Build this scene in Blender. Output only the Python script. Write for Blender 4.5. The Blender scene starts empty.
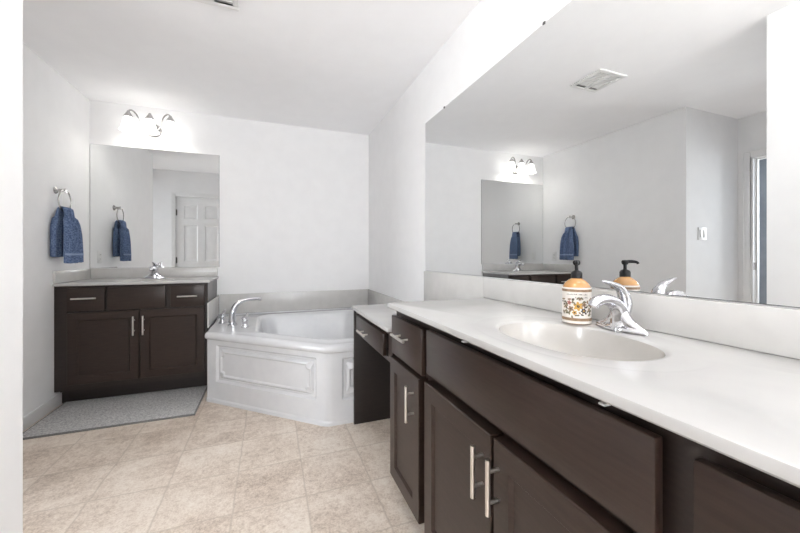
import bpy, bmesh, math, random
from mathutils import Vector, Matrix
random.seed(7)
PI = math.pi
scn = bpy.context.scene
COL = scn.collection

# ------------------------------------------------------------------ camera
TH, FPX, CXP, CY, CAMZ = 0.3588, 340.69, 397.5, 255.19, 1.1007
cam = bpy.data.cameras.new('camera')
cam.sensor_fit = 'HORIZONTAL'; cam.sensor_width = 36.0
cam.lens = FPX / 800 * 36.0
cam.shift_y = (CY - 266.5) / 800.0; cam.shift_x = (400 - CXP) / 800.0
cam.clip_start = 0.02
camo = bpy.data.objects.new('camera', cam); COL.objects.link(camo)
camo.location = (-.046, -.044, CAMZ); camo.rotation_euler = (PI/2, 0, -TH)
scn.camera = camo

# ------------------------------------------------------------------ world, daylight, added fill, exposure
w = bpy.data.worlds.new('world'); scn.world = w; w.use_nodes = True
w.node_tree.nodes['Background'].inputs[0].default_value = (0.85, 0.92, 1.0, 1)
w.node_tree.nodes['Background'].inputs[1].default_value = 1.0
scn.view_settings.view_transform = 'Standard'
scn.view_settings.look = 'None'
scn.view_settings.exposure = 0.68
scn.view_settings.gamma = 1.0
scn.view_settings.use_curve_mapping = False
scn.cycles.max_bounces = 14; scn.cycles.diffuse_bounces = 10; scn.cycles.glossy_bounces = 8
scn.cycles.sample_clamp_indirect = 6.0

def area(name, loc, rot, sx, sy, power, color=(1, 1, 1)):
    l = bpy.data.lights.new(name, 'AREA'); l.shape = 'RECTANGLE'; l.size = sx; l.size_y = sy
    l.energy = power; l.color = color
    o = bpy.data.objects.new(name, l); COL.objects.link(o); o.location = loc; o.rotation_euler = rot
    return o
# added fill lamp behind the camera, tilted up to bounce off the ceiling
area('ceiling_bounce_fill', (0.20, -3.44, 1.25), (PI/2+1.25, 0, 0), 1.5, 2.0, 98, (0.945, 0.972, 1.0))
# daylight in the room beyond the hall doorway
area('hall_daylight', (-4.2, 1.4, 1.5), (0, -PI/2, 0), 1.4, 1.4, 75, (0.93, 0.965, 1.0))
FIX_EMIT, FIX_BULB = 2.1, 0.35

# ------------------------------------------------------------------ materials
def mat(name, color, rough=0.5, metal=0.0, spec=0.5, coat=0.0, trans=0.0, emit=None, estr=0.0):
    m = bpy.data.materials.new(name); m.use_nodes = True
    b = m.node_tree.nodes['Principled BSDF']
    b.inputs['Base Color'].default_value = (*color, 1); b.inputs['Roughness'].default_value = rough
    b.inputs['Metallic'].default_value = metal; b.inputs['Specular IOR Level'].default_value = spec
    b.inputs['Coat Weight'].default_value = coat; b.inputs['Transmission Weight'].default_value = trans
    if emit: b.inputs['Emission Color'].default_value = (*emit, 1); b.inputs['Emission Strength'].default_value = estr
    return m
def nodes(m): return m.node_tree.nodes, m.node_tree.links, m.node_tree.nodes['Principled BSDF']
def noisy(m, c1, c2, scale=(4, 4, 4), nscale=4.0, detail=4.0, bump=0.0, lo=0.35, hi=0.65, bscale=None, bdist=0.002):
    N, L, b = nodes(m)
    tc = N.new('ShaderNodeTexCoord'); mp = N.new('ShaderNodeMapping'); mp.inputs['Scale'].default_value = scale
    L.new(tc.outputs['Object'], mp.inputs['Vector'])
    n = N.new('ShaderNodeTexNoise'); n.inputs['Scale'].default_value = nscale; n.inputs['Detail'].default_value = detail
    L.new(mp.outputs['Vector'], n.inputs['Vector'])
    r = N.new('ShaderNodeValToRGB'); r.color_ramp.elements[0].position = lo; r.color_ramp.elements[1].position = hi
    r.color_ramp.elements[0].color = (*c1, 1); r.color_ramp.elements[1].color = (*c2, 1)
    L.new(n.outputs['Fac'], r.inputs['Fac']); L.new(r.outputs['Color'], b.inputs['Base Color'])
    if bump:
        src = n
        if bscale:
            src = N.new('ShaderNodeTexNoise'); src.inputs['Scale'].default_value = bscale; src.inputs['Detail'].default_value = 3
            L.new(tc.outputs['Object'], src.inputs['Vector'])
        bp = N.new('ShaderNodeBump'); bp.inputs['Strength'].default_value = bump; bp.inputs['Distance'].default_value = bdist
        L.new(src.outputs['Fac'], bp.inputs['Height']); L.new(bp.outputs['Normal'], b.inputs['Normal'])
    return m
M = {}
M['wall'] = noisy(mat('wall_paint', (.8, .8, .8), .65, spec=.3), (.83, .83, .833), (.85, .85, .853), nscale=2, bump=.05, bscale=160)
M['dimbluewall'] = noisy(mat('dim_daylight_wall', (.3, .34, .38), .7, spec=.2), (.19, .21, .235), (.22, .24, .265), nscale=2)  # dim bluish daylight of the room beyond put into the wall colour
M['ceiling'] = noisy(mat('ceiling_paint', (.8, .8, .8), .8, spec=.2), (.93, .93, .94), (.945, .945, .955), nscale=2, bump=.1, bscale=120)
M['trim'] = noisy(mat('trim_paint', (.82, .82, .82), .4), (.80, .80, .80), (.83, .83, .83), nscale=3)
M['wood'] = noisy(mat('espresso_wood', (.03, .02, .018), .36, spec=.38, coat=.05), (.023, .0132, .0098), (.036, .0215, .0165), scale=(3, 3, 26), nscale=5, detail=5, lo=.3, hi=.7)
M['wood_h'] = noisy(mat('espresso_wood_across', (.03, .02, .018), .36, spec=.38, coat=.05), (.023, .0132, .0098), (.036, .0215, .0165), scale=(2, 26, 26), nscale=5, detail=5, lo=.3, hi=.7)
M['frame'] = noisy(mat('espresso_frame_shaded', (.02, .014, .012), .42), (.017, .0105, .0085), (.026, .016, .0125), scale=(3, 3, 24), nscale=5)  # face frame darker than the doors: shade in the gaps put into colour
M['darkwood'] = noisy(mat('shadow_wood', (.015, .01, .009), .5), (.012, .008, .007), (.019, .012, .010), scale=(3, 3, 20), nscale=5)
M['cabside'] = noisy(mat('cabinet_side_grey', (.2, .19, .19), .45), (.15, .145, .145), (.19, .185, .185), nscale=5)  # even grey, lighter than the other cabinet wood
M['marble'] = noisy(mat('cultured_marble', (.8, .78, .75), .22, spec=.45), (.47, .465, .456), (.515, .508, .498), scale=(2, 2, 2), nscale=3, detail=8, lo=.3, hi=.7)
M['basin'] = noisy(mat('basin_marble', (.72, .7, .67), .18, spec=.5, coat=.3), (.50, .482, .455), (.535, .517, .49), nscale=3)
M['splash'] = noisy(mat('splash_marble', (.7, .68, .66), .22, spec=.5), (.55, .54, .523), (.59, .58, .563), nscale=3, detail=7)
M['acrylic'] = noisy(mat('white_acrylic', (.8, .8, .82), .18, spec=.5, coat=.2), (.645, .655, .675), (.675, .685, .70), nscale=3)
M['chrome'] = noisy(mat('chrome', (.75, .75, .77), .07, metal=1), (.62, .62, .645), (.68, .68, .70), nscale=3)
M['nickel'] = noisy(mat('brushed_nickel', (.66, .63, .6), .28, metal=1), (.66, .63, .59), (.72, .69, .66), scale=(40, 40, 4), nscale=6)
M['fixmetal'] = noisy(mat('satin_nickel', (.45, .44, .43), .25, metal=1), (.42, .41, .40), (.48, .47, .46), nscale=5)
M['mirror'] = mat('mirror_silver', (.86, .87, .87), .0, metal=1)
M['mirroredge'] = noisy(mat('mirror_edge', (.1, .11, .11), .3), (.08, .09, .09), (.12, .13, .13), nscale=6)
M['towel'] = noisy(mat('blue_terry', (.06, .11, .22), .95, spec=.1), (.06, .095, .19), (.20, .27, .42), nscale=34, detail=4, bump=.8, bscale=380, bdist=.004)
M['towelband'] = noisy(mat('blue_band', (.1, .16, .3), .8, spec=.2), (.26, .34, .50), (.32, .40, .56), scale=(1, 1, 30), nscale=20)
M['rug'] = noisy(mat('grey_rug', (.3, .3, .3), .95, spec=.1), (.34, .34, .345), (.62, .615, .605), nscale=26, detail=12, lo=.36, hi=.64, bump=1.0, bscale=140, bdist=.006)
M['black'] = noisy(mat('black_plastic', (.01, .01, .011), .4, spec=.25), (.008, .008, .009), (.014, .014, .015), nscale=9)
M['amber'] = noisy(mat('amber_glass', (.85, .42, .12), .08, trans=.35, coat=.5), (.72, .36, .11), (.82, .45, .17), nscale=6)
M['label'] = noisy(mat('cream_label', (.8, .76, .7), .4), (.76, .71, .66), (.82, .78, .73), nscale=12)
M['brown'] = noisy(mat('brown_band', (.3, .19, .11), .45), (.24, .15, .085), (.33, .215, .13), nscale=30)
M['gold'] = noisy(mat('gold_print', (.6, .33, .05), .5), (.5, .27, .05), (.66, .38, .08), nscale=40)
M['ink'] = noisy(mat('ink_print', (.05, .04, .04), .6), (.04, .035, .035), (.08, .06, .05), nscale=40)
M['leaf'] = noisy(mat('olive_print', (.2, .18, .1), .6), (.16, .15, .09), (.24, .21, .13), nscale=40)
M['rose'] = noisy(mat('rose_print', (.4, .12, .12), .6), (.36, .12, .11), (.46, .18, .15), nscale=40)
M['plastic'] = noisy(mat('white_plastic', (.8, .8, .79), .35), (.79, .79, .78), (.82, .82, .81), nscale=5)
M['ventback'] = noisy(mat('vent_grey', (.4, .4, .4), .6), (.38, .38, .38), (.44, .44, .44), nscale=8)
M['slot'] = noisy(mat('dark_slot', (.12, .12, .12), .6), (.10, .10, .10), (.14, .14, .14), nscale=8)
M['shade'] = noisy(mat('frosted_shade', (.9, .9, .88), .5, emit=(1.0, .975, .94), estr=FIX_EMIT), (.88, .88, .86), (.92, .92, .90), nscale=6)
M['bronze'] = noisy(mat('dark_bronze', (.12, .11, .1), .35, metal=.8), (.10, .09, .085), (.15, .14, .13), nscale=8)

# tile floor
def tile_floor():
    m = mat('stone_tile_vinyl', (.5, .42, .36), .38, spec=.4); N, L, b = nodes(m)
    tc = N.new('ShaderNodeTexCoord'); sp = N.new('ShaderNodeSeparateXYZ'); L.new(tc.outputs['Object'], sp.inputs[0])
    def mth(op, a, bb=None):
        n = N.new('ShaderNodeMath'); n.operation = op
        for i, v in enumerate((a, bb)):
            if v is None: continue
            if isinstance(v, (int, float)): n.inputs[i].default_value = v
            else: L.new(v, n.inputs[i])
        return n.outputs[0]
    def noise(s, d, rough=.55, vec=None):
        n = N.new('ShaderNodeTexNoise'); n.inputs['Scale'].default_value = s; n.inputs['Detail'].default_value = d
        n.inputs['Roughness'].default_value = rough
        L.new(vec or tc.outputs['Object'], n.inputs['Vector']); return n.outputs['Fac']
    T = 0.3055
    wob = mth('MULTIPLY', mth('SUBTRACT', noise(14, 3), .5), .012)
    dist, ids = [], []
    for ax, off in ((0, -.195), (1, 1.865)):
        v = mth('DIVIDE', mth('ADD', mth('SUBTRACT', sp.outputs[ax], off - 20*T), wob), T)
        fr = mth('FRACT', v)
        dist.append(mth('MULTIPLY', mth('MINIMUM', fr, mth('SUBTRACT', 1.0, fr)), T)); ids.append(mth('FLOOR', v))
    dmin = mth('MINIMUM', dist[0], dist[1])
    cb = N.new('ShaderNodeCombineXYZ'); L.new(ids[0], cb.inputs[0]); L.new(ids[1], cb.inputs[1])
    wn = N.new('ShaderNodeTexWhiteNoise'); wn.noise_dimensions = '3D'; L.new(cb.outputs[0], wn.inputs['Vector'])
    # offset the stone figure per tile
    ofs = N.new('ShaderNodeVectorMath'); ofs.operation = 'MULTIPLY_ADD'
    L.new(wn.outputs['Color'], ofs.inputs[0]); ofs.inputs[1].default_value = (7, 7, 7); L.new(tc.outputs['Object'], ofs.inputs[2])
    big = noise(5, 6, .6, ofs.outputs[0]); fine = noise(38, 6, .7, ofs.outputs[0])
    mix = mth('ADD', mth('MULTIPLY', big, .5), mth('MULTIPLY', fine, .5))
    mix = mth('ADD', mix, mth('MULTIPLY', mth('SUBTRACT', wn.outputs['Value'], .5), .06))
    speck = noise(130, 4, .7, ofs.outputs[0])
    mix = mth('ADD', mix, mth('MULTIPLY', mth('SUBTRACT', speck, .5), .55))
    r = N.new('ShaderNodeValToRGB'); cr = r.color_ramp
    cr.elements[0].position = .30; cr.elements[0].color = (.41, .325, .26, 1)
    cr.elements[1].position = .70; cr.elements[1].color = (.84, .77, .69, 1)
    e = cr.elements.new(.44); e.color = (.62, .52, .435, 1)
    e = cr.elements.new(.54); e.color = (.74, .65, .56, 1)
    L.new(mix, r.inputs['Fac'])
    g = N.new('ShaderNodeMapRange'); g.inputs['From Min'].default_value = .001; g.inputs['From Max'].default_value = .006
    g.inputs['To Min'].default_value = .55; g.inputs['To Max'].default_value = 0
    L.new(dmin, g.inputs['Value'])
    mx = N.new('ShaderNodeMix'); mx.data_type = 'RGBA'
    L.new(g.outputs[0], mx.inputs['Factor']); L.new(r.outputs['Color'], mx.inputs[6]); mx.inputs[7].default_value = (.46, .38, .31, 1)
    L.new(mx.outputs[2], b.inputs['Base Color'])
    bp = N.new('ShaderNodeBump'); bp.inputs['Strength'].default_value = .25; bp.inputs['Distance'].default_value = .002
    L.new(mth('SUBTRACT', mix, g.outputs[0]), bp.inputs['Height']); L.new(bp.outputs['Normal'], b.inputs['Normal'])
    return m
M['floor'] = tile_floor()

# ------------------------------------------------------------------ mesh helpers
def box(bm, x0, y0, z0, x1, y1, z1, bev=0.0, seg=2):
    vs = [bm.verts.new((x, y, z)) for x in (x0, x1) for y in (y0, y1) for z in (z0, z1)]
    F = [(0, 1, 3, 2), (4, 6, 7, 5), (0, 4, 5, 1), (2, 3, 7, 6), (0, 2, 6, 4), (1, 5, 7, 3)]
    fs = [bm.faces.new([vs[i] for i in f]) for f in F]
    if bev:
        es = list({e for f in fs for e in f.edges})
        bmesh.ops.bevel(bm, geom=es, offset=bev, segments=seg, profile=.5, affect='EDGES')
def lathe(bm, prof, n=32, c=(0, 0, 0), mtx=None):
    rings = []
    for r, z in prof:
        if r < 1e-6: rings.append([bm.verts.new((c[0], c[1], c[2] + z))])
        else: rings.append([bm.verts.new((c[0] + r*math.cos(2*PI*i/n), c[1] + r*math.sin(2*PI*i/n), c[2] + z)) for i in range(n)])
    for a, b in zip(rings, rings[1:]):
        for i in range(n):
            j = (i + 1) % n
            if len(a) == 1 and len(b) == 1: continue
            if len(a) == 1: bm.faces.new((a[0], b[i], b[j]))
            elif len(b) == 1: bm.faces.new((a[i], a[j], b[0]))
            else: bm.faces.new((a[i], a[j], b[j], b[i]))
    if mtx: bmesh.ops.transform(bm, matrix=mtx, verts=[v for r in rings for v in r])
def tube(bm, pts, rad, n=14, cap=True, closed=False, sq=(1, 1), up=None):
    P = [Vector(p) for p in pts]; K = len(P)
    R = rad if isinstance(rad, (list, tuple)) else [rad]*K
    rings, prev = [], None
    for k in range(K):
        if closed: t = P[(k+1) % K] - P[k-1]
        else: t = P[min(k+1, K-1)] - P[max(k-1, 0)]
        t.normalize()
        if prev is None:
            u = Vector(up) if up else (Vector((0, 0, 1)) if abs(t.z) < .9 else Vector((1, 0, 0)))
        else: u = prev
        u = (u - t*u.dot(t)).normalized(); prev = u; v = t.cross(u)
        rings.append([bm.verts.new(P[k] + u*(R[k]*sq[0]*math.cos(2*PI*i/n)) + v*(R[k]*sq[1]*math.sin(2*PI*i/n))) for i in range(n)])
    idx = list(zip(range(K), range(1, K))) + ([(K-1, 0)] if closed else [])
    for a, b in idx:
        for i in range(n):
            j = (i+1) % n; bm.faces.new((rings[a][i], rings[a][j], rings[b][j], rings[b][i]))
    if cap and not closed: bm.faces.new(rings[0][::-1]); bm.faces.new(rings[-1])
def smooth_path(pts, sub=6):
    P = [Vector(p) for p in pts]; out = []
    for k in range(len(P)-1):
        p0, p1, p2, p3 = P[max(k-1, 0)], P[k], P[k+1], P[min(k+2, len(P)-1)]
        for s in range(sub):
            t = s/sub
            out.append(.5*((2*p1) + (p2-p0)*t + (2*p0-5*p1+4*p2-p3)*t*t + (3*p1-p0-3*p2+p3)*t**3))
    out.append(P[-1]); return out
def lerp_list(vals, sub=6):
    out = []
    for a, b in zip(vals, vals[1:]): out += [a + (b-a)*s/sub for s in range(sub)]
    return out + [vals[-1]]
def prism(bm, poly, z0, z1):
    a = [bm.verts.new((x, y, z0)) for x, y in poly]; b = [bm.verts.new((x, y, z1)) for x, y in poly]
    n = len(poly); bm.faces.new(a[::-1]); bm.faces.new(b)
    for i in range(n): bm.faces.new((a[i], a[(i+1) % n], b[(i+1) % n], b[i]))
def rings_mesh(bm, rings, closed_last=False):
    vr = [[bm.verts.new(p) for p in r] for r in rings]; n = len(vr[0])
    for a, b in zip(vr, vr[1:]):
        for i in range(n):
            j = (i+1) % n
            try: bm.faces.new((a[i], a[j], b[j], b[i]))
            except ValueError: pass
    if closed_last: bm.faces.new(vr[-1])
def panel_slab(bm, xs, zs, panels, y0, th, slope=.010, rec=.008, raise_in=None):
    """slab whose front faces -y; cells listed in panels are recessed"""
    e = .0025
    X0, X1, Z0, Z1 = xs[0], xs[-1], zs[0], zs[-1]
    q = lambda *p: bm.faces.new([bm.verts.new(v) for v in p])
    xi = [x + (e if i == 0 else -e if i == len(xs)-1 else 0) for i, x in enumerate(xs)]
    zi = [z + (e if i == 0 else -e if i == len(zs)-1 else 0) for i, z in enumerate(zs)]
    for i in range(len(xs)-1):
        for k in range(len(zs)-1):
            a, b, c, d = xi[i], xi[i+1], zi[k], zi[k+1]
            if (i, k) in panels:
                lev = [(0, 0), (slope, rec)]
                if raise_in: lev += [(slope + .012, rec), (slope + .012 + raise_in, .003)]
                for (o1, r1), (o2, r2) in zip(lev, lev[1:]):
                    A = [(a+o1, y0+r1, c+o1), (b-o1, y0+r1, c+o1), (b-o1, y0+r1, d-o1), (a+o1, y0+r1, d-o1)]
                    B = [(a+o2, y0+r2, c+o2), (b-o2, y0+r2, c+o2), (b-o2, y0+r2, d-o2), (a+o2, y0+r2, d-o2)]
                    for s in range(4): q(A[s], A[(s+1) % 4], B[(s+1) % 4], B[s])
                q(*B)
            else: q((a, y0, c), (b, y0, c), (b, y0, d), (a, y0, d))
    r0 = [(X0+e, y0, Z0+e), (X1-e, y0, Z0+e), (X1-e, y0, Z1-e), (X0+e, y0, Z1-e)]
    r1 = [(X0, y0+e, Z0), (X1, y0+e, Z0), (X1, y0+e, Z1), (X0, y0+e, Z1)]
    r2 = [(X0, y0+th, Z0), (X1, y0+th, Z0), (X1, y0+th, Z1), (X0, y0+th, Z1)]
    for A, B in ((r0, r1), (r1, r2)):
        for s in range(4): q(A[s], B[s], B[(s+1) % 4], A[(s+1) % 4])
    q(*r2[::-1])

def obj(name, bm, m, parent=None, smooth=35, shift=None):
    bmesh.ops.remove_doubles(bm, verts=bm.verts, dist=1e-5)
    bmesh.ops.recalc_face_normals(bm, faces=bm.faces)
    if shift: bmesh.ops.translate(bm, verts=bm.verts, vec=[-s for s in shift])
    me = bpy.data.meshes.new(name); bm.to_mesh(me); bm.free()
    for x in (m if isinstance(m, (list, tuple)) else [m]): me.materials.append(x)
    if smooth:
        for p in me.polygons: p.use_smooth = True
        me.set_sharp_from_angle(angle=math.radians(smooth))
    o = bpy.data.objects.new(name, me); COL.objects.link(o)
    if parent: o.parent = parent
    return o
def thing(name, label, cat, loc=(0, 0, 0), rotz=0, group=None):
    o = bpy.data.objects.new(name, None); COL.objects.link(o); o.empty_display_size = .05
    o.location = loc; o.rotation_euler = (0, 0, rotz); o['label'] = label; o['category'] = cat
    if group: o['group'] = group
    return o
def tag(o, label, cat, group=None):
    o['label'] = label; o['category'] = cat
    if group: o['group'] = group
    return o
def struct(name, bm, m, parent=None):
    o = obj(name, bm, m, parent)
    if not parent: o['kind'] = 'structure'
    return o
def dup(root, loc, rotz, label, group=None):
    def cp(o, parent):
        c = o.copy(); COL.objects.link(c)
        if parent: c.parent = parent
        for ch in o.children: cp(ch, c)
        return c
    r = cp(root, None); r.location = loc; r.rotation_euler = (0, 0, rotz); r['label'] = label
    if group: r['group'] = group
    return r
B = bmesh.new

# ------------------------------------------------------------------ room shell
XL, XR, YB, HC = -1.50, .990, 3.634, 2.44
YC, XH = 1.918, -2.295            # outside corner of the left wall, hall wall
YP, XP = 1.016, -.590            # partition (closet) faces
YE = -3.50                      # wall behind the camera
T = .10
def sbox(name, m, *a):
    bm = B(); box(bm, *a); return struct(name, bm, m)
sbox('floor', M['floor'], -4.4, YE-.6, -.06, XR+T, YB+T, 0)
sbox('ceiling', M['ceiling'], -4.4, YE-.6, HC, XR+T, YB+T, HC+.08)
sbox('wall_right', M['wall'], XR, YE-.6, 0, XR+T, YB+T, HC)
sbox('wall_far', M['wall'], XL-T, YB, 0, XR, YB+T, HC)
sbox('wall_left', M['wall'], XL-T, YC+T, 0, XL, YB, HC)
sbox('wall_return', M['wall'], XH-T, YC, 0, XL, YC+T, HC)
# hall wall with the open doorway
DY0, DY1, DZ = 1.11, 1.820, 2.04
bm = B(); box(bm, XH-T, DY1, 0, XH, YC, HC); box(bm, XH-T, YP-.1, 0, XH, DY0, HC); box(bm, XH-T, DY0, DZ, XH, DY1, HC)
struct('wall_hall', bm, M['wall'])
# partition with a six-panel closet door
CX0, CX1, CZ = -1.44, -.73, 2.035
bm = B(); box(bm, XH, YP-T, 0, CX0, YP, HC); box(bm, CX1, YP-T, 0, XP-T, YP, HC); box(bm, CX0, YP-T, CZ, CX1, YP, HC)
struct('wall_partition', bm, M['wall'])
sbox('wall_passage', M['wall'], XP-T, YE, 0, XP, YP, HC)
# wall behind the camera with a wide opening to the bedroom
bm = B(); box(bm, XP-T, YE-T, 0, -.38, YE, HC); box(bm, .82, YE-T, 0, XR, YE, HC); box(bm, -.38, YE-T, 2.1, .82, YE, HC)
struct('wall_behind', bm, M['wall'])
# room beyond the hall doorway
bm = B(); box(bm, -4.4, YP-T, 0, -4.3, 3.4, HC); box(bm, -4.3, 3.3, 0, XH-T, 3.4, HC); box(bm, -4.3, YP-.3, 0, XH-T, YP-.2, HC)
struct('wall_beyond', bm, M['dimbluewall'])

# baseboards
def baseboard(name, *a):
    bm = B(); box(bm, *a, bev=.004); struct(name, bm, M['trim'])
bh, bt = .085, .013
baseboard('baseboard_left', XL, YC-bt, 0, XL+bt, 3.195, bh)
baseboard('baseboard_return', XH+bt, YC-bt, 0, XL, YC, bh)
baseboard('baseboard_passage', XP, YE, 0, XP+bt, YP+bt, bh)
baseboard('baseboard_partition', XH+bt, YP, 0, CX0-.062, YP+bt, bh)

# casings and doors
def casing_bm(x0, x1, z1, wd=.058, th=.014):
    """casing around an opening, face towards -y, wall plane at y=0"""
    bm = B()
    for (a, b, c, d) in ((x0-wd, 0, x0, z1+wd), (x1, 0, x1+wd, z1+wd), (x0, z1, x1, z1+wd)):
        box(bm, a, -th, b, c, 0, d, bev=.004)
        # raised back band
    for (a, b, c, d) in ((x0-wd, 0, x0-wd+.014, z1+wd), (x1+wd-.014, 0, x1+wd, z1+wd), (x0-wd, z1+wd-.014, x1+wd, z1+wd)):
        box(bm, a, -th-.005, b, c, -th+.002, d, bev=.003)
    return bm
# local frame for the partition door: x runs to -X, front faces +Y
W = CX1 - CX0
o = struct('trim_1', casing_bm(0, W, CZ), M['trim']); o.location = (CX1, YP, 0); o.rotation_euler.z = PI
bm = B()
xs = [.003, .11, W/2-.05, W/2+.05, W-.11, W-.003]
zs = [.008, .24, .86, 1.0, 1.58, 1.68, 1.90, CZ-.003]
panel_slab(bm, xs, zs, {(i, k) for i in (1, 3) for k in (1, 3, 5)}, .012, .035, slope=.012, rec=.009, raise_in=.025)
d1 = struct('door_1', bm, M['trim']); d1.location = (CX1, YP, 0); d1.rotation_euler.z = PI
for z in (.25, 1.02, 1.78):
    bm = B(); box(bm, W-.018, .002, z-.045, W-.004, .013, z+.045, bev=.002); lathe(bm, [(0, -.05), (.006, -.05), (.006, .05), (0, .05)], 10, (W-.006, .002, z))
    h = obj('hinge', bm, M['bronze'], d1); h['label'] = 'dark metal hinge'
bm = B(); lathe(bm, [(0, 0), (.03, 0), (.03, .006), (.011, .012), (.011, .035), (.026, .045), (.028, .06), (.018, .07), (0, .072)], 20, mtx=Matrix.Translation((.06, .012, .95)) @ Matrix.Rotation(PI/2, 4, 'X'))
obj('door_knob', bm, M['bronze'], d1)
# hall doorway trim: wall plane x=XH, faces +X ; local x -> +Y
o = struct('trim_2', casing_bm(0, DY1-DY0, DZ), M['trim']); o.location = (XH, DY0, 0); o.rotation_euler.z = PI/2
bm = B()
box(bm, 0, -.001, 0, .016, T+.001, DZ); box(bm, DY1-DY0-.016, -.001, 0, DY1-DY0, T+.001, DZ); box(bm, .016, -.001, DZ-.016, DY1-DY0-.016, T+.001, DZ)
box(bm, DY1-DY0-.028, .045, 0, DY1-DY0-.016, .075, DZ-.016); box(bm, .016, .045, DZ-.028, DY1-DY0-.028, .075, DZ-.016)
tr = struct('trim_3', bm, M['trim']); tr.location = (XH, DY0, 0); tr.rotation_euler.z = PI/2
bm = B(); box(bm, DY1-DY0-.0175, .006, .96, DY1-DY0-.0155, .036, 1.03)
obj('strike_plate', bm, M['bronze'], tr)
# ------------------------------------------------------------------ cabinets
def bar_handle(parent, x, y, z, length, vertical, so=.03):
    bm = B(); r = .006; h = length/2; p = length*.28
    if vertical:
        tube(bm, [(x, y-so, z-h), (x, y-so, z+h)], r, 12)
        for s in (-p, p): tube(bm, [(x, y-so, z+s), (x, y, z+s)], .0045, 10)
    else:
        tube(bm, [(x-h, y-so, z), (x+h, y-so, z)], r, 12)
        for s in (-p, p): tube(bm, [(x+s, y-so, z), (x+s, y, z)], .0045, 10)
    o = obj('handle', bm, M['nickel'], parent); o['label'] = 'brushed nickel bar handle'; return o
def slab_front(name, parent, x0, z0, x1, z1, y, m=None, th=.019):
    bm = B(); box(bm, x0, y, z0, x1, y+th, z1, bev=.003, seg=2); return obj(name, bm, m or M['wood_h'], parent)
def shaker(name, parent, x0, z0, x1, z1, y, th=.019, rail=.056):
    bm = B(); panel_slab(bm, [x0, x0+rail, x1-rail, x1], [z0, z0+rail, z1-rail, z1], {(1, 1)}, y, th, slope=.009, rec=.009)
    return obj(name, bm, M['wood'], parent)
def carcass(parent, w, h, dep, toe=.114, toe_in=.075, members=(), side_right=None):
    """hollow box, front frame plane at y=0 (frame .019 thick behind it)"""
    t = .016; bm = B()
    box(bm, 0, .019, toe, t, dep, h)
    if side_right is None: box(bm, w-t, .019, toe, w, dep, h)
    box(bm, t, .019, toe, w-t, dep-.006, toe+t); box(bm, t, dep-.006, toe, w-t, dep, h)
    obj('carcass', bm, M['darkwood'], parent)
    if side_right:
        bm = B(); box(bm, w-t, .019, toe, w, dep, h); s = obj('side_panel', bm, side_right, parent); s['label'] = 'grey side panel'
    bm = B(); s = .038
    box(bm, 0, 0, toe, s, .019, h); box(bm, w-s, 0, toe, w, .019, h)
    box(bm, s, 0, toe, w-s, .019, toe+s); box(bm, s, 0, h-s, w-s, .019, h)
    for (a, b, c, d) in members: box(bm, a, 0, b, c, .019, d)
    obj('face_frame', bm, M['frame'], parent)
    bm = B(); box(bm, 0, toe_in, 0, w, toe_in+.016, toe); box(bm, 0, toe_in+.016, 0, t, dep, toe); box(bm, w-t, toe_in+.016, 0, w, dep, toe)
    obj('toe_kick', bm, M['darkwood'], parent)

CT, TH_C = .886, .022
CT2 = .898            # the far counter stands a little higher     # counter top height, thickness
HB = CT - TH_C - .001
# --- near vanity (front faces -X): local x -> -Y, local y -> +X
FX = .4975; DEP = XR - FX - .001; RZ = -PI/2; YV = 1.418; YV2 = -.12
def near(y): return (FX, y, 0)
u1 = thing('drawer_base_cabinet', 'dark espresso base cabinet with one drawer above one narrow door, beside the knee space', 'cabinet', near(YV), RZ)
def ny(v, y0): return y0 - v
DF = .039      # doors stand a little prouder than the drawer fronts
carcass(u1, .362, HB, DEP, toe=.105, members=[(.038, .645, .324, .675)])
d = slab_front('drawer', u1, ny(1.399, YV), .664, ny(1.076, YV), .833, -.031); bar_handle(d, ny(1.25, YV), -.031, .764, .14, False)
d = shaker('door', u1, ny(1.397, YV), .1245, ny(1.085, YV), .650, -DF, DF-.001); bar_handle(d, ny(1.131, YV), -DF, .546, .135, True)
Y2 = YV - .362
u2 = thing('sink_base_cabinet', 'dark espresso sink cabinet below the soap bottle, wide blank panel over two doors', 'cabinet', near(Y2), RZ)
carcass(u2, .794, HB, DEP, toe=.105, members=[(.038, .645, .756, .70), (.385, .143, .43, .645)])
slab_front('false_front', u2, ny(1.037, Y2), .687, ny(.281, Y2), .840, -.031)
d = shaker('door', u2, ny(1.037, Y2), .1245, ny(.655, Y2), .660, -DF, DF-.001); bar_handle(d, ny(.687, Y2), -DF, .560, .130, True)
d = shaker('door', u2, ny(.645, Y2), .1245, ny(.281, Y2), .660, -DF, DF-.001); bar_handle(d, ny(.624, Y2), -DF, .560, .130, True)
for y in (.82, .375):
    x = ny(y, Y2); bm = B(); box(bm, x-.006, -.018, HB-.017, x+.006, -.0005, HB-.013, bev=.001)
    c = obj('mounting_clip', bm, M['plastic'], u2); c['label'] = 'small white clip under the counter edge'
Y3 = Y2 - .794
u3 = thing('drawer_base_cabinet', 'dark espresso drawer cabinet at lower right edge of the picture, right of the sink cabinet', 'cabinet', near(Y3), RZ)
carcass(u3, .38, HB, DEP, toe=.105, members=[(.038, .645, .342, .675), (.038, .40, .342, .42)])
for z0, z1 in ((.664, .837), (.40, .650), (.1245, .385)):
    d = slab_front('drawer', u3, ny(.235, Y3), z0, ny(-.095, Y3), z1, -.031); bar_handle(d, ny(.07, Y3), -.031, (z0+z1)/2+.01, .14, False)

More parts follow.
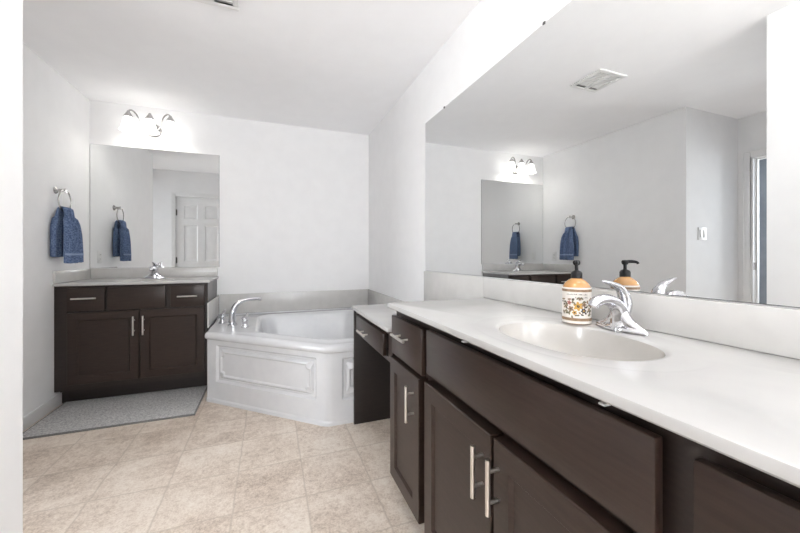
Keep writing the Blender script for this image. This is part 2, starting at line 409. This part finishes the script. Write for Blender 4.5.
# --- makeup desk
HM, YD = .770, 2.144
mk = thing('vanity_desk', 'dark espresso knee-space desk with one drawer, lower than the sink cabinets, against the tub', 'desk', (FX, YD, 0), RZ)
LM = YD - YV
HA = HM - TH_C - .001
bm = B(); box(bm, 0, -.030, 0, .018, DEP, HM-TH_C-.001, bev=.0015); obj('side_panel', bm, M['darkwood'], mk)
bm = B(); box(bm, .018, -.018, .60, .060, .019, HA); box(bm, LM-.06, -.018, .60, LM-.001, .019, HA); box(bm, .06, -.018, HA-.02, LM-.06, .019, HA); box(bm, .06, -.018, .60, LM-.06, .019, .62)
box(bm, .018, .3, .60, LM-.001, .318, HA)
obj('apron_frame', bm, M['wood_h'], mk)
d = slab_front('drawer', mk, YD-2.035, .618, YD-1.505, .726, -.038); bar_handle(d, YD-1.82, -.038, .662, .15, False)

# --- countertop with integral basin. local x along length, y front->back
def counter(parent, L, D, zt, th, c, a, b):
    cx, cy = c; N = 96
    ang = sorted([2*PI*i/N for i in range(N)] + [math.atan2(y-cy, x-cx) % (2*PI) for x in (0, L) for y in (0, D)])
    def bd(t, ins):
        dx, dy = math.cos(t), math.sin(t); k = 1e9
        if dx > 1e-9: k = min(k, (L-ins-cx)/dx)
        if dx < -1e-9: k = min(k, (ins-cx)/dx)
        if dy > 1e-9: k = min(k, (D-ins-cy)/dy)
        if dy < -1e-9: k = min(k, (ins-cy)/dy)
        return (cx+dx*k, cy+dy*k)
    def el(sa, sb, z):
        out = []
        for t in ang:
            dx, dy = math.cos(t), math.sin(t); k = (abs(dx/sa)**2.3 + abs(dy/sb)**2.3)**(-1/2.3); out.append((cx+dx*k, cy+dy*k, z))
        return out
    bm = B()
    rings_mesh(bm, [el(a+.03, b+.02, zt-th)] + [[(*bd(t, i), z) for t in ang] for i, z in ((.004, zt-th), (0, zt-th+.004), (0, zt-.007), (.002, zt-.002), (.007, zt))] +
               [el(a+.090, b+.070, zt), el(a+.085, b+.065, zt-.0008), el(a+.074, b+.055, zt-.0014), el(a+.015, b+.012, zt-.003), el(a+.005, b+.005, zt-.005), el(a, b, zt-.009)])
    top = obj('slab', bm, M['marble'], parent, smooth=40)
    bm = B(); pr = [(1, -.009), (.985, -.02), (.955, -.04), (.90, -.07), (.80, -.1), (.65, -.122), (.45, -.135), (.2, -.141), (.1, -.142)]
    rings_mesh(bm, [el(a*s, b*s, zt+z) for s, z in pr], True)
    bo = obj('basin', bm, M['basin'], parent, smooth=60); bo['label'] = 'oval basin moulded into the counter'
    bm = B(); lathe(bm, [(.0, -.139), (.012, -.139), (.018, -.137), (.022, -.139), (.022, -.1415)], 24, (cx, cy, zt)); obj('drain', bm, M['chrome'], parent)
CF = .4545; YK = 1.424
nc = thing('vanity_countertop', 'long white cultured-marble countertop with oval basin, running out of the picture at right', 'countertop', (CF, YK, 0), RZ)
counter(nc, YK-YV2, XR-CF-.001, CT, TH_C, (YK-.655, .2585), .213, .149)
bm = B(); box(bm, .0, XR-CF-.020, CT+.0003, YK-YV2, XR-CF-.001, .988, bev=.003); obj('backsplash', bm, M['splash'], nc)
mc = thing('desk_countertop', 'small white marble desk top, a step lower, between the tub and the long counter', 'countertop', (.455, YD+.004, 0), RZ)
bm = B(); box(bm, 0, 0, HM-TH_C, YD+.004-YK-.001, XR-.455-.001, HM, bev=.004); obj('slab', bm, M['marble'], mc)
bm = B(); box(bm, 0, XR-.455-.016, HM+.0003, YD+.004-YK-.001, XR-.455-.001, .988, bev=.002); obj('backsplash', bm, M['splash'], mc)

# --- far vanity (front faces -Y)
YF, XV0, XV1 = 3.119, XL+.001, -.522
fv = thing('vanity_cabinet', 'dark espresso two-door vanity cabinet against the far wall, left of the tub', 'cabinet', (XV0, YF, 0), 0)
WV = XV1 - XV0
HF = CT2 - TH_C - .001
carcass(fv, WV, HF, YB-YF-.001, toe=.112, members=[(.038, .15, .09, HF-.038), (.09, .672, WV-.038, .692), (.30, .692, .33, HF-.038), (.685, .692, .72, HF-.038), (.5, .15, .54, .672)], side_right=M['cabside'])
def lx(X): return X - XV0
d = slab_front('drawer', fv, lx(-1.420), .692, lx(-1.200), .862, -.019); bar_handle(d, lx(-1.313), -.019, .785, .145, False)
slab_front('false_front', fv, lx(-1.180), .690, lx(-.812), .860, -.019)
d = slab_front('drawer', fv, lx(-.780), .690, lx(-.543), .858, -.019); bar_handle(d, lx(-.66), -.019, .775, .137, False)
d = shaker('door', fv, lx(-1.420), .155, lx(-.987), .680, -.019); bar_handle(d, lx(-1.015), -.019, .565, .145, True)
d = shaker('door', fv, lx(-.978), .155, lx(-.543), .680, -.019); bar_handle(d, lx(-.953), -.019, .565, .145, True)
fc = thing('vanity_countertop', 'short white countertop on the far two-door cabinet below the square mirror', 'countertop', (XL+.001, 3.095, 0), 0)
counter(fc, -.505-XL-.001, YB-3.095-.001, CT2, TH_C, (.487, .245), .205, .150)
bm = B(); box(bm, 0, YB-3.095-.020, CT2+.0003, -.515-XL-.001, YB-3.095-.001, .985, bev=.003); obj('backsplash', bm, M['splash'], fc)

bm = B(); box(bm, 0, .006, CT2+.0003, .018, YB-3.095-.0205, .985, bev=.003); obj('side_splash', bm, M['splash'], fc)
# ------------------------------------------------------------------ mirrors
def mirror(name, label, loc, rz, w, h, clips):
    t = thing(name, label, 'mirror', loc, rz)
    bm = B(); box(bm, 0, -.004, 0, w, -.0005, h); obj('backing', bm, M['mirroredge'], t)
    bm = B(); e = .0015; vs = [bm.verts.new(v) for v in ((e, -.0055, e), (w-e, -.0055, e), (w-e, -.0055, h-e), (e, -.0055, h-e))]
    vb = [bm.verts.new(v) for v in ((e, -.004, e), (w-e, -.004, e), (w-e, -.004, h-e), (e, -.004, h-e))]
    bm.faces.new(vs); bm.faces.new(vb[::-1])
    for i in range(4): bm.faces.new((vs[i], vb[i], vb[(i+1) % 4], vs[(i+1) % 4]))
    obj('glass', bm, M['mirror'], t, smooth=0)
    for x, z in clips:
        bm = B(); box(bm, x-.006, -.009, z-.006, x+.006, -.0005, z+.005, bev=.002); obj('clip', bm, M['slot'], t)
    return t
mirror('wall_mirror', 'large frameless wall mirror above the long counter', (XR, YD, .991), RZ, YD-YV2, 1.042, [(YD-1.864, 1.042), (YD-1.03, 1.042), (YD-.2, 1.042)])
mirror('wall_mirror', 'square frameless mirror on the far wall above the short counter', (XL+.006, YB, .988), 0, -.500-XL-.006, 1.073, [])

# ------------------------------------------------------------------ faucets
def make_faucet(label, loc, rz):
    t = thing('sink_faucet', label, 'faucet', loc, rz)
    bm = B()
    # swept escutcheon
    N = 40; rings = []
    for s, z in ((1, 0), (1, .006), (.93, .012), (.75, .016), (.4, .02), (.2, .022)):
        rings.append([(s*.078*math.cos(q), .002+s*.026*math.sin(q)*(1-.35*abs(math.cos(q))), z) for q in [2*PI*i/N for i in range(N)]])
    rings_mesh(bm, rings, True)
    bm.faces.new([v for v in list(bm.verts)[:N]][::-1])
    # wings rising into the body, and the body
    for sx in (-1, 1):
        p = smooth_path([(sx*.070, .002, .006), (sx*.048, .002, .012), (sx*.026, .001, .024), (sx*.008, 0, .046)])
        tube(bm, p, lerp_list([.006, .012, .016, .018]), 16)
    p = smooth_path([(0, .004, 0), (0, .002, .03), (0, -.004, .054), (0, -.020, .075), (0, -.048, .088), (0, -.078, .089), (0, -.098, .081), (0, -.104, .071)])
    tube(bm, p, lerp_list([.029, .025, .022, .019, .0165, .0155, .0145, .012]), 20, up=(1, 0, 0))
    obj('body', bm, M['chrome'], t, smooth=50)
    bm = B()
    p = smooth_path([(0, .018, .045), (0, .022, .075), (0, .014, .103), (0, -.006, .123), (0, -.038, .135), (0, -.062, .141), (0, -.07, .142)])
    tube(bm, p, lerp_list([.014, .0175, .015, .0115, .008, .004, .002]), 16, up=(1, 0, 0), sq=(1.2, .8))
    obj('lever', bm, M['chrome'], t, smooth=50)
    return t
fa = make_faucet('chrome single-lever faucet beside the amber soap bottle', (.895, .648, CT+.0005), RZ)
dup(fa, (-1.005, 3.555, CT2+.0005), 0, 'small chrome faucet on the far countertop under the square mirror')

# ------------------------------------------------------------------ soap bottle
def soap():
    cx, cy = .874, .776
    t = thing('soap_dispenser', 'amber pump soap bottle with cream floral label and black pump', 'soap bottle', (cx, cy, CT+.0005), math.atan2(-.67, -.74))
    r = .0413
    bm = B(); lathe(bm, [(0, 0), (r-.004, 0), (r, .004), (r, .111), (r-.002, .117), (.034, .126), (.024, .135), (.017, .139), (.014, .142), (.014, .148), (0, .148)], 40)
    obj('bottle', bm, M['amber'], t, smooth=50)
    bm = B(); lathe(bm, [(r-.001, .002), (r+.0006, .002), (r+.0006, .113), (r-.001, .113)], 48); la = obj('label_sleeve', bm, M['label'], t)
    for z0, z1 in ((.010, .019), (.100, .108)):
        bm = B(); lathe(bm, [(r+.0003, z0), (r+.0012, z0), (r+.0012, z1), (r+.0003, z1)], 48); obj('label_band', bm, M['brown'], la)
    R = r + .0011
    def patch(bm, poly):   # poly in (arc metres, z)
        a = [bm.verts.new((R*math.cos(x/R), R*math.sin(x/R), z)) for x, z in poly]
        b = [bm.verts.new(((r+.0003)*math.cos(x/R), (r+.0003)*math.sin(x/R), z)) for x, z in poly]
        bm.faces.new(a)
        for i in range(len(a)): bm.faces.new((a[i], b[i], b[(i+1) % len(a)], a[(i+1) % len(a)]))
    def petal(cx, cz, ang, L, wd):
        out = []
        for i in range(10):
            q = 2*PI*i/10; x = L/2 + L/2*math.cos(q); y = wd/2*math.sin(q)
            out.append((cx + x*math.cos(ang) - y*math.sin(ang), cz + x*math.sin(ang) + y*math.cos(ang)))
        return out
    def star(cx, cz, L, wd, n, rot):
        pts = []
        for k in range(n*6):
            q = 2*PI*k/(n*6); rad = L*(.45 + .55*abs(math.cos(q*n/2 + rot))**.8); pts.append((cx+rad*math.cos(q), cz+rad*math.sin(q)))
        return pts
    def print_part(name, polys, m):
        bm = B()
        for p in polys: patch(bm, p)
        obj(name, bm, m, la, smooth=0)
    used = []
    for (fx, fz, L, n, key) in ((.004, .056, .0145, 6, 'gold'), (-.017, .047, .0095, 5, 'brown'), (.021, .061, .0085, 5, 'brown'), (-.006, .036, .0075, 5, 'gold'), (.020, .042, .009, 6, 'ink'), (-.022, .066, .0075, 5, 'rose')):
        print_part('printed_flower', [star(fx, fz, L, L*.5, n, fx*300)], M[key]); used.append((fx, fz, L))
        o_ = L*.3; print_part('flower_heart', [[(fx+o_*math.cos(q*PI/4)+.0002, fz+o_*math.sin(q*PI/4)) for q in range(8)]], M['ink'] if key != 'ink' else M['gold'])
    tries = 0; n_l = 0
    while n_l < 60 and tries < 1500:
        tries += 1; x = random.uniform(-.046, .046); z = random.uniform(.027, .077); L = random.uniform(.007, .013)
        if any((x-a)**2 + (z-b_)**2 < (c+.003)**2 for a, b_, c in used): continue
        used.append((x, z, .0025)); n_l += 1
        print_part('printed_leaf', [petal(x, z, random.uniform(0, 2*PI), L, .0052)], M[random.choice(('ink', 'leaf', 'leaf', 'brown'))])
    for zrow, x0_, x1_ in ((.090, -.030, .030), (.081, -.004, .032)):     # script line, strokes joined by a thin baseline
        pts_t, x = [], x0_
        while x < x1_:
            hgt = random.uniform(.002, .0055); pts_t += [(x, zrow+.0008), (x+.0012, zrow+hgt), (x+.0020, zrow+hgt), (x+.0022, zrow+.0008)]; x += random.uniform(.003, .0046)
        poly = pts_t + [(x, zrow), (x0_, zrow)]
        print_part('script_line', [poly], M['ink'])
    bm = B(); lathe(bm, [(0, .141), (.0165, .141), (.0165, .157), (.013, .162), (.0075, .165), (.0055, .166), (.0055, .184), (0, .184)], 28)
    pu = obj('pump_collar', bm, M['black'], t)
    bm = B(); lathe(bm, [(0, .182), (.0075, .182), (.0105, .187), (.011, .193), (.008, .197), (0, .198)], 24)
    tube(bm, smooth_path([(0, 0, .192), (.02, 0, .1925), (.034, 0, .190), (.038, 0, .185)]), lerp_list([.006, .0055, .0045, .004]), 12)
    obj('pump_head', bm, M['black'], t)
soap()

# ------------------------------------------------------------------ vanity lights
def make_light(label, loc, rz):
    t = thing('vanity_light', label, 'light fixture', loc, rz)
    RX = Matrix.Rotation(PI/2, 4, 'X')      # lathe axis z -> -y
    bm = B(); lathe(bm, [(0, 0), (.060, 0), (.062, .006), (.055, .016), (.030, .024), (.014, .034), (.012, .045), (0, .048)], 36, mtx=RX)
    obj('backplate', bm, M['fixmetal'], t)
    for sx in (-.155, 0, .155):
        if sx: p = [(0, -.03, .004), (sx*.25, -.06, -.010), (sx*.5, -.09, .02), (sx*.62, -.11, .085), (sx*.82, -.12, .118), (sx*.96, -.12, .116), (sx, -.12, .10)]
        else: p = [(0, -.04, .0), (0, -.075, .012), (0, -.10, .06), (0, -.115, .098), (0, -.12, .098), (0, -.12, .085)]
        bm = B(); tube(bm, smooth_path(p), .006, 12); a = obj('arm', bm, M['fixmetal'], t)
        bm = B(); lathe(bm, [(0, .112), (.009, .112), (.012, .100), (.024, .082), (.035, .062), (.034, .056), (0, .056)], 28, (sx, -.12, 0)); obj('shade_cap', bm, M['fixmetal'], a)
        bm = B(); lathe(bm, [(.027, .062), (.034, .045), (.041, .018), (.047, -.012), (.054, -.038), (.064, -.056), (.0615, -.056), (.052, -.037), (.045, -.012), (.039, .018), (.032, .044), (.026, .058)], 36, (sx, -.12, 0))
        s = obj('lamp_shade', bm, M['shade'], t, smooth=60); s['label'] = 'glowing frosted bell shade'
        l = bpy.data.lights.new('bulb_light', 'POINT'); l.energy = FIX_BULB; l.color = (1, .96, .9); l.shadow_soft_size = .025
        lo = bpy.data.objects.new('bulb_light', l); COL.objects.link(lo); lo.location = (sx, -.12, -.03); lo.parent = t
    return t
vl = make_light('three-shade nickel light on the far wall above the square mirror', (-1.03, YB, 2.232), 0)
dup(vl, (XR, .63, 2.22), RZ, 'three-shade nickel light on the right wall above the large mirror')

# added flush ceiling light, out of view, as fill over the passage
cl = thing('fill_ceiling_light', 'added fill light, a round flush dome out of view over the passage beside the long counter', 'ceiling light', (.10, .45, HC), 0)
bm = B(); lathe(bm, [(0, -.0005), (.165, -.0005), (.168, -.012), (.155, -.022), (0, -.022)], 40); obj('base_ring', bm, M['fixmetal'], cl)
bm = B(); lathe(bm, [(.150, -.0225), (.150, -.035), (.135, -.065), (.095, -.088), (.045, -.098), (0, -.100)], 40); obj('fill_dome', bm, M['shade'], cl, smooth=60)
l = bpy.data.lights.new('ceiling_fill', 'POINT'); l.energy = 5; l.color = (1, .98, .95); l.shadow_soft_size = .10
lo = bpy.data.objects.new('ceiling_fill', l); COL.objects.link(lo); lo.location = (0, 0, -.22); lo.parent = cl

# ------------------------------------------------------------------ bathtub
ZT = .522
TL = (0.24, 2.9, 0)
tub = thing('corner_bathtub', 'white corner bathtub with slanted panelled front, between the far vanity and the desk', 'bathtub', TL)
A_, Bp, Cp, Dp = (-.505, YB-.002), (-.505, 2.855), (.285, 2.146), (XR-.002, 2.146)
outer = [A_, Bp, Cp, Dp, (XR-.002, YB-.002)]
def round_poly(poly, rads, n=8):
    out = []
    K = len(poly)
    for i in range(K):
        p = Vector(poly[i]); a = (Vector(poly[i-1])-p); b = (Vector(poly[(i+1) % K])-p); r = rads[i]
        if r < 1e-6: out += [tuple(p)]*(n+1); continue
        la, lb = a.length, b.length; a.normalize(); b.normalize()
        half = a.angle(b)/2; dd = min(r/math.tan(half), la*.49, lb*.49); rr = dd*math.tan(half)
        c = p + (a+b).normalized()*(rr/math.sin(half)); s = p + a*dd - c; e = p + b*dd - c
        ang = s.angle_signed(e)
        for k in range(n+1):
            v = s.copy(); v.rotate(Matrix.Rotation(-ang*k/n, 2)); out.append(tuple(c+v))
    return out
def inset_outer(d, ds):
    """move front edges inward by d (left, diagonal, front), keep wall edges"""
    nrm = Vector((-(Cp[1]-Bp[1]), Cp[0]-Bp[0])).normalized()
    def isect(p, q, r, s):
        p, q, r, s = map(Vector, (p, q, r, s)); e, f = q-p, s-r
        t = ((r-p).x*f.y - (r-p).y*f.x)/(e.x*f.y - e.y*f.x); return tuple(p+e*t)
    L1 = ((A_[0]+ds, 4), (A_[0]+ds, 1)); L2 = (tuple(Vector(Bp)+nrm*d), tuple(Vector(Cp)+nrm*d)); L3 = ((-2, Cp[1]+ds), (2, Cp[1]+ds))
    return [(A_[0]+ds, A_[1]), isect(*L1, *L2), isect(*L2, *L3), (Dp[0], Cp[1]+ds), outer[4]]
def loop(poly, rads, z): return [(x, y, z) for x, y in round_poly(poly, rads)]
R0 = [0, .03, .09, 0, 0]
basin = [(-.14, 3.505), (-.14, 2.725), (.345, 2.285), (.845, 2.285), (.845, 3.505)]
def scale_poly(poly, s, c=(.38, 2.95)): return [(c[0]+(x-c[0])*s, c[1]+(y-c[1])*s) for x, y in poly]
RB = [.16, .10, .14, .16, .18]
bm = B()
rings_mesh(bm, [
    loop(inset_outer(.026, .014), R0, ZT-.055), loop(inset_outer(.012, .006), R0, ZT-.052), loop(inset_outer(.002, .001), R0, ZT-.042), loop(inset_outer(0, 0), R0, ZT-.028),
    loop(inset_outer(.004, .003), R0, ZT-.014), loop(inset_outer(.014, .010), R0, ZT-.005), loop(inset_outer(.026, .02), R0, ZT-.0), loop(inset_outer(.05, .04), R0, ZT-.002),
    loop(scale_poly(basin, 1.05), RB, ZT-.002), loop(scale_poly(basin, 1.03), RB, ZT+.004), loop(scale_poly(basin, 1.01), RB, ZT+.003), loop(scale_poly(basin, .985), RB, ZT-.008),
    loop(scale_poly(basin, .965), RB, ZT-.03), loop(scale_poly(basin, .93), RB, ZT-.12), loop(scale_poly(basin, .87), RB, ZT-.25),
    loop(scale_poly(basin, .81), RB, ZT-.34), loop(scale_poly(basin, .72), RB, ZT-.385), loop(scale_poly(basin, .5), RB, ZT-.40)], True)
obj('shell', bm, M['acrylic'], tub, smooth=60, shift=TL)
bm = B(); ap = inset_outer(.024, .014)
rings_mesh(bm, [loop(inset_outer(.014, .010), R0, 0), loop(inset_outer(.016, .010), R0, .02), loop(ap, R0, .03), loop(ap, R0, ZT-.05)])
bmesh.ops.remove_doubles(bm, verts=bm.verts, dist=1e-5)
def apron_panel(bm, p, q, s0, s1, z0, z1):
    """sunk moulding with a notched raised field, let into the flat apron face between p and q"""
    p, q = Vector((*p, 0)), Vector((*q, 0)); d = (q-p).normalized(); nrm = Vector((d.y, -d.x, 0)); L = (q-p).length
    mid = (p+q)/2; bm.faces.ensure_lookup_table()
    f = min((f for f in bm.faces if f.calc_center_median().z > .1), key=lambda f: (Vector((*f.calc_center_median()[:2], 0))-mid).length)
    fe = list(f.edges); bmesh.ops.delete(bm, geom=[f], context='FACES_ONLY')
    a, b = s0*L, s1*L
    def P(s, z, o): v = p + d*s + nrm*o; return bm.verts.new((v.x, v.y, z))
    def rect(m, k, o):
        A, Bb, C, D = a+m, b-m, z0+m, z1-m
        if k: pts = [(A+k, C), (Bb-k, C), (Bb-k, C+k*.6), (Bb-k*.6, C+k), (Bb, C+k), (Bb, D-k), (Bb-k*.6, D-k), (Bb-k, D-k*.6), (Bb-k, D), (A+k, D), (A+k, D-k*.6), (A+k*.6, D-k), (A, D-k), (A, C+k), (A+k*.6, C+k), (A+k, C+k*.6)]
        else:
            h = .008; pts = [(A+h, C), (Bb-h, C), (Bb-h*.5, C+h*.15), (Bb-h*.15, C+h*.5), (Bb, C+h), (Bb, D-h), (Bb-h*.15, D-h*.5), (Bb-h*.5, D-h*.15), (Bb-h, D), (A+h, D), (A+h*.5, D-h*.15), (A+h*.15, D-h*.5), (A, D-h), (A, C+h), (A+h*.15, C+h*.5), (A+h*.5, C+h*.15)]
        return [P(s, z, o) for s, z in pts]
    k = min(.028, (b-a)*.14); g = min(1.0, (b-a)/.35)
    R = [rect(0, 0, 0), rect(.014*g, 0, -.016), rect(.030*g, 0, -.016), rect(.040*g, k, -.001), rect(.050*g, k, .002), rect(.060*g, k, -.006)]
    n = 16; oe = [bm.edges.new((R[0][i], R[0][(i+1) % n])) for i in range(n)]
    bmesh.ops.triangle_fill(bm, edges=fe+oe, use_beauty=True, use_dissolve=False)
    for A, Bq in zip(R, R[1:]):
        for i in range(n): bm.faces.new((A[i], A[(i+1) % n], Bq[(i+1) % n], Bq[i]))
    bm.faces.new(R[-1])
apron_panel(bm, ap[1], ap[2], .085, .915, .155, .432)
apron_panel(bm, ap[2], ap[3], .13, .90, .155, .432)
obj('apron', bm, M['acrylic'], tub, smooth=12, shift=TL)
bm = B(); box(bm, -.500, YB-.034, ZT-.002, XR-.034, YB-.002, ZT+.010, bev=.003); box(bm, XR-.034, YD+.03, ZT-.002, XR-.002, YB-.002, ZT+.010, bev=.003)
obj('wall_flange', bm, M['acrylic'], tub, smooth=40, shift=TL)
bm = B(); lathe(bm, [(0, .002), (.03, .002), (.032, 0)], 24, (.38, 2.95, ZT-.40)); obj('tub_drain', bm, M['chrome'], tub, shift=TL)

# splash panels round the tub
ZS = .722
sp = thing('tub_splash', 'low pale marble splash panels round the corner bathtub', 'backsplash', (.24, YB-.01, ZT))
SL = (.24, YB-.01, ZT)
def spl(*a):
    bm = B(); box(bm, *a, bev=.003); obj('splash_panel', bm, M['splash'], sp, shift=SL)
spl(-.496, YB-.014, ZT+.0105, XR-.014, YB-.001, ZS)
spl(XR-.0135, YD+.03, ZT+.0105, XR-.001, YB-.001, ZS)
spl(-.5115, 3.02, ZT+.001, -.5005, YB-.001, ZS)

# tub faucet on the deck
tf = thing('tub_faucet', 'chrome tub filler with two handles on the left deck of the bathtub', 'faucet', (-.335, 3.078, ZT+.0005), 0)
bm = B(); lathe(bm, [(0, 0), (.036, 0), (.036, .006), (.030, .014), (.027, .03)], 24)
p = smooth_path([(0, 0, .01), (-.002, -.001, .06), (.006, .001, .12), (.030, .008, .165), (.075, .020, .195), (.14, .036, .206), (.205, .052, .203), (.218, .055, .190)])
tube(bm, p, lerp_list([.037, .034, .030, .026, .022, .018, .016, .013]), 20, sq=(.8, 1.1)); obj('spout', bm, M['chrome'], tf, smooth=50)
for dx, dy in ((-.088, .128), (.102, -.122)):
    bm = B(); lathe(bm, [(0, 0), (.030, 0), (.030, .006), (.023, .014), (.019, .036), (.023, .044), (.022, .060), (.014, .070), (0, .072)], 22, (dx, dy, 0))
    tube(bm, smooth_path([(dx-.02, dy+.012, .060), (dx+.004, dy-.002, .078), (dx+.02, dy-.014, .108), (dx+.024, dy-.017, .120)]), lerp_list([.012, .012, .008, .005]), 12)
    obj('handle', bm, M['chrome'], tf, smooth=50)

# ------------------------------------------------------------------ towel ring and towel
YT, ZR = 3.135, 1.50
tr_ = thing('towel_ring', 'nickel towel ring on the left wall holding the blue towel', 'towel ring', (XL, YT, 1.572))
TR0 = (XL, YT, 1.572)
bm = B(); RY = Matrix.Rotation(PI/2, 4, 'Y')
lathe(bm, [(0, .0005), (.026, .0005), (.027, .004), (.022, .010), (.012, .016), (.010, .045), (.014, .052), (.014, .062), (0, .064)], 24, mtx=RY)
obj('mount', bm, M['fixmetal'], tr_)
bm = B(); cxr = .055; rr = .080
tube(bm, [(cxr, rr*math.sin(q), -.065 + rr*math.cos(q) - .012) for q in [2*PI*i/48 for i in range(48)]], .0048, 12, closed=True)
obj('ring', bm, M['fixmetal'], tr_)
def towel():
    xr = XL + cxr; zb = 1.572 - .065 - .012 - rr     # lowest inner point of the ring
    bm = B(); NU, prof = 28, []
    # path of the cloth through the ring: back layer up, over the ring bottom, front layer down
    zt = zb + .032
    path = [(-.036, 1.090, .80), (-.036, 1.16, .82), (-.036, 1.24, .82), (-.032, 1.32, .76), (-.028, 1.38, .62), (-.019, zt-.012, .56), (0, zt+.004, .55), (.019, zt-.012, .56),
            (.026, 1.38, .62), (.036, 1.32, .80), (.042, 1.24, .95), (.044, 1.16, 1.02), (.045, 1.10, 1.05), (.046, 1.045, 1.05)]
    P = smooth_path([(a, b, c) for a, b, c in path], 4)
    half = .088
    outer, inner = [], []
    for k, p in enumerate(P):
        front = k > len(P)/2
        off = -.020 if not front else .012
        amp = .0035 if p.y > 1.37 else .013
        ro, ri = [], []
        for i in range(NU+1):
            s = -1 + 2*i/NU
            fold = amp*math.sin(s*7.5 + (0.6 if front else 2.1)) + amp*.5*math.sin(s*15+1)
            edge = (1 - abs(s)**6)
            th = .008 + .012*edge
            y = YT + off*(1 if p.z < 1.36 else (p.z-zt)/(1.36-zt) if p.z < zt else 0) + s*half*p.z*0 + s*half*P[k][2]*0
            y = YT + off*max(0, min(1, (1.40-p.y)/.08)) + s*half*p.z
            d = 1 if front else -1
            ro.append((xr + p.x + fold + d*th*.5, y, p.y + (.004*math.sin(s*9) if k in (0, len(P)-1) else 0)))
            ri.append((xr + p.x + fold - d*th*.5, y, p.y))
        outer.append(ro); inner.append(ri)
    def grid(G): return [[bm.verts.new(v) for v in r] for r in G]
    go, gi = grid(outer), grid(inner)
    K = len(go)
    for k in range(K-1):
        for i in range(NU):
            bm.faces.new((go[k][i], go[k][i+1], go[k+1][i+1], go[k+1][i])); bm.faces.new((gi[k][i], gi[k+1][i], gi[k+1][i+1], gi[k][i+1]))
        for i in (0, NU): bm.faces.new((go[k][i], go[k+1][i], gi[k+1][i], gi[k][i]))
    for k in (0, K-1):
        for i in range(NU): bm.faces.new((go[k][i], go[k][i+1], gi[k][i+1], gi[k][i]))
    t = thing('hand_towel', 'folded blue terry hand towel hanging from the ring on the left wall', 'towel', (xr, YT, zb))
    L0 = (xr, YT, zb)
    obj('cloth', bm, M['towel'], t, smooth=70, shift=L0)
    # woven band near the front hem
    bm = B(); rows = []
    ks = [k for k in range(K) if k > K/2 and 1.085 < P[k].y < 1.125]
    for k in ks: rows.append([bm.verts.new((x+.0015, y, z)) for x, y, z in outer[k]])
    for a, b in zip(rows, rows[1:]):
        for i in range(NU): bm.faces.new((a[i], a[i+1], b[i+1], b[i]))
    r = bmesh.ops.solidify(bm, geom=bm.faces[:], thickness=.002)
    obj('hem_band', bm, M['towelband'], t, smooth=70, shift=L0)
towel()

# ------------------------------------------------------------------ rug
bm = B()
x0, x1, y0, y1 = -1.462, -.530, 2.638, 3.185
box(bm, x0, y0, .0005, x1, y1, .012, bev=.004, seg=2)
ru = thing('bath_mat', 'grey flat bath mat on the floor in front of the far vanity', 'bath mat', ((x0+x1)/2, (y0+y1)/2, 0))
obj('pile', bm, M['rug'], ru, shift=((x0+x1)/2, (y0+y1)/2, 0))
bm = B()
for a in ((x0-.003, y0-.003, x1+.003, y0+.006), (x0-.003, y1-.006, x1+.003, y1+.003), (x0-.003, y0+.006, x0+.006, y1-.006), (x1-.006, y0+.006, x1+.003, y1-.006)):
    box(bm, a[0], a[1], .0005, a[2], a[3], .0125, bev=.002)
noisy(mat('rug_binding', (.2, .2, .2), .9), (.17, .165, .16), (.23, .225, .22), nscale=30)
obj('binding', bm, bpy.data.materials['rug_binding'], ru, shift=((x0+x1)/2, (y0+y1)/2, 0))

# ------------------------------------------------------------------ outlet, switch, ceiling vent
ou = thing('wall_outlet', 'white duplex outlet on the left wall beside the square mirror', 'outlet', (XL, 3.44, 1.085), PI/2)
bm = B(); box(bm, -.036, -.006, -.058, .036, -.0005, .058, bev=.002); obj('cover_plate', bm, M['plastic'], ou)
for z in (-.02, .02):
    bm = B(); box(bm, -.017, -.0085, z-.014, .017, -.005, z+.014, bev=.003); s = obj('socket', bm, M['plastic'], ou)
    bm = B()
    for x in (-.007, .007): box(bm, x-.0012, -.0092, z-.004, x+.0012, -.008, z+.006)
    obj('slot', bm, M['slot'], s)
sw = thing('light_switch', 'white switch plate with two rockers beside the hall doorway, seen in the large mirror', 'light switch', (-1.73, YC, 1.30), 0)
bm = B(); box(bm, -.066, -.006, -.058, .066, -.0005, .058, bev=.002); obj('cover_plate', bm, M['plastic'], sw)
for x in (-.027, .027):
    bm = B(); box(bm, x-.016, -.010, -.033, x+.016, -.005, .033, bev=.002); obj('rocker', bm, M['plastic'], sw)
vx, vy = -.335, 1.86
ev = thing('exhaust_vent', 'white square louvred exhaust vent on the ceiling', 'ceiling vent', (vx, vy, HC), 0)
bm = B(); s = .135; f = .03
box(bm, -s, -s, -.014, s, -s+f, -.0005, bev=.004); box(bm, -s, s-f, -.014, s, s, -.0005, bev=.004); box(bm, -s, -s+f, -.014, -s+f, s-f, -.0005, bev=.004); box(bm, s-f, -s+f, -.014, s, s-f, -.0005, bev=.004)
obj('frame', bm, M['plastic'], ev)
bm = B(); box(bm, -s+f, -s+f, -.004, s-f, s-f, -.0005); obj('backing', bm, M['ventback'], ev)
bm = B(); box(bm, -.02, -s+f, -.016, .02, s-f, -.004, bev=.003); obj('centre_bar', bm, M['plastic'], ev)
bm = B()
for k in range(10):
    y = -s+f+.010 + k*.0185
    for a, b in ((-s+f, -.02), (.02, s-f)): box(bm, a, y, -.011, b, y+.009, -.004)
obj('louvre', bm, M['plastic'], ev)
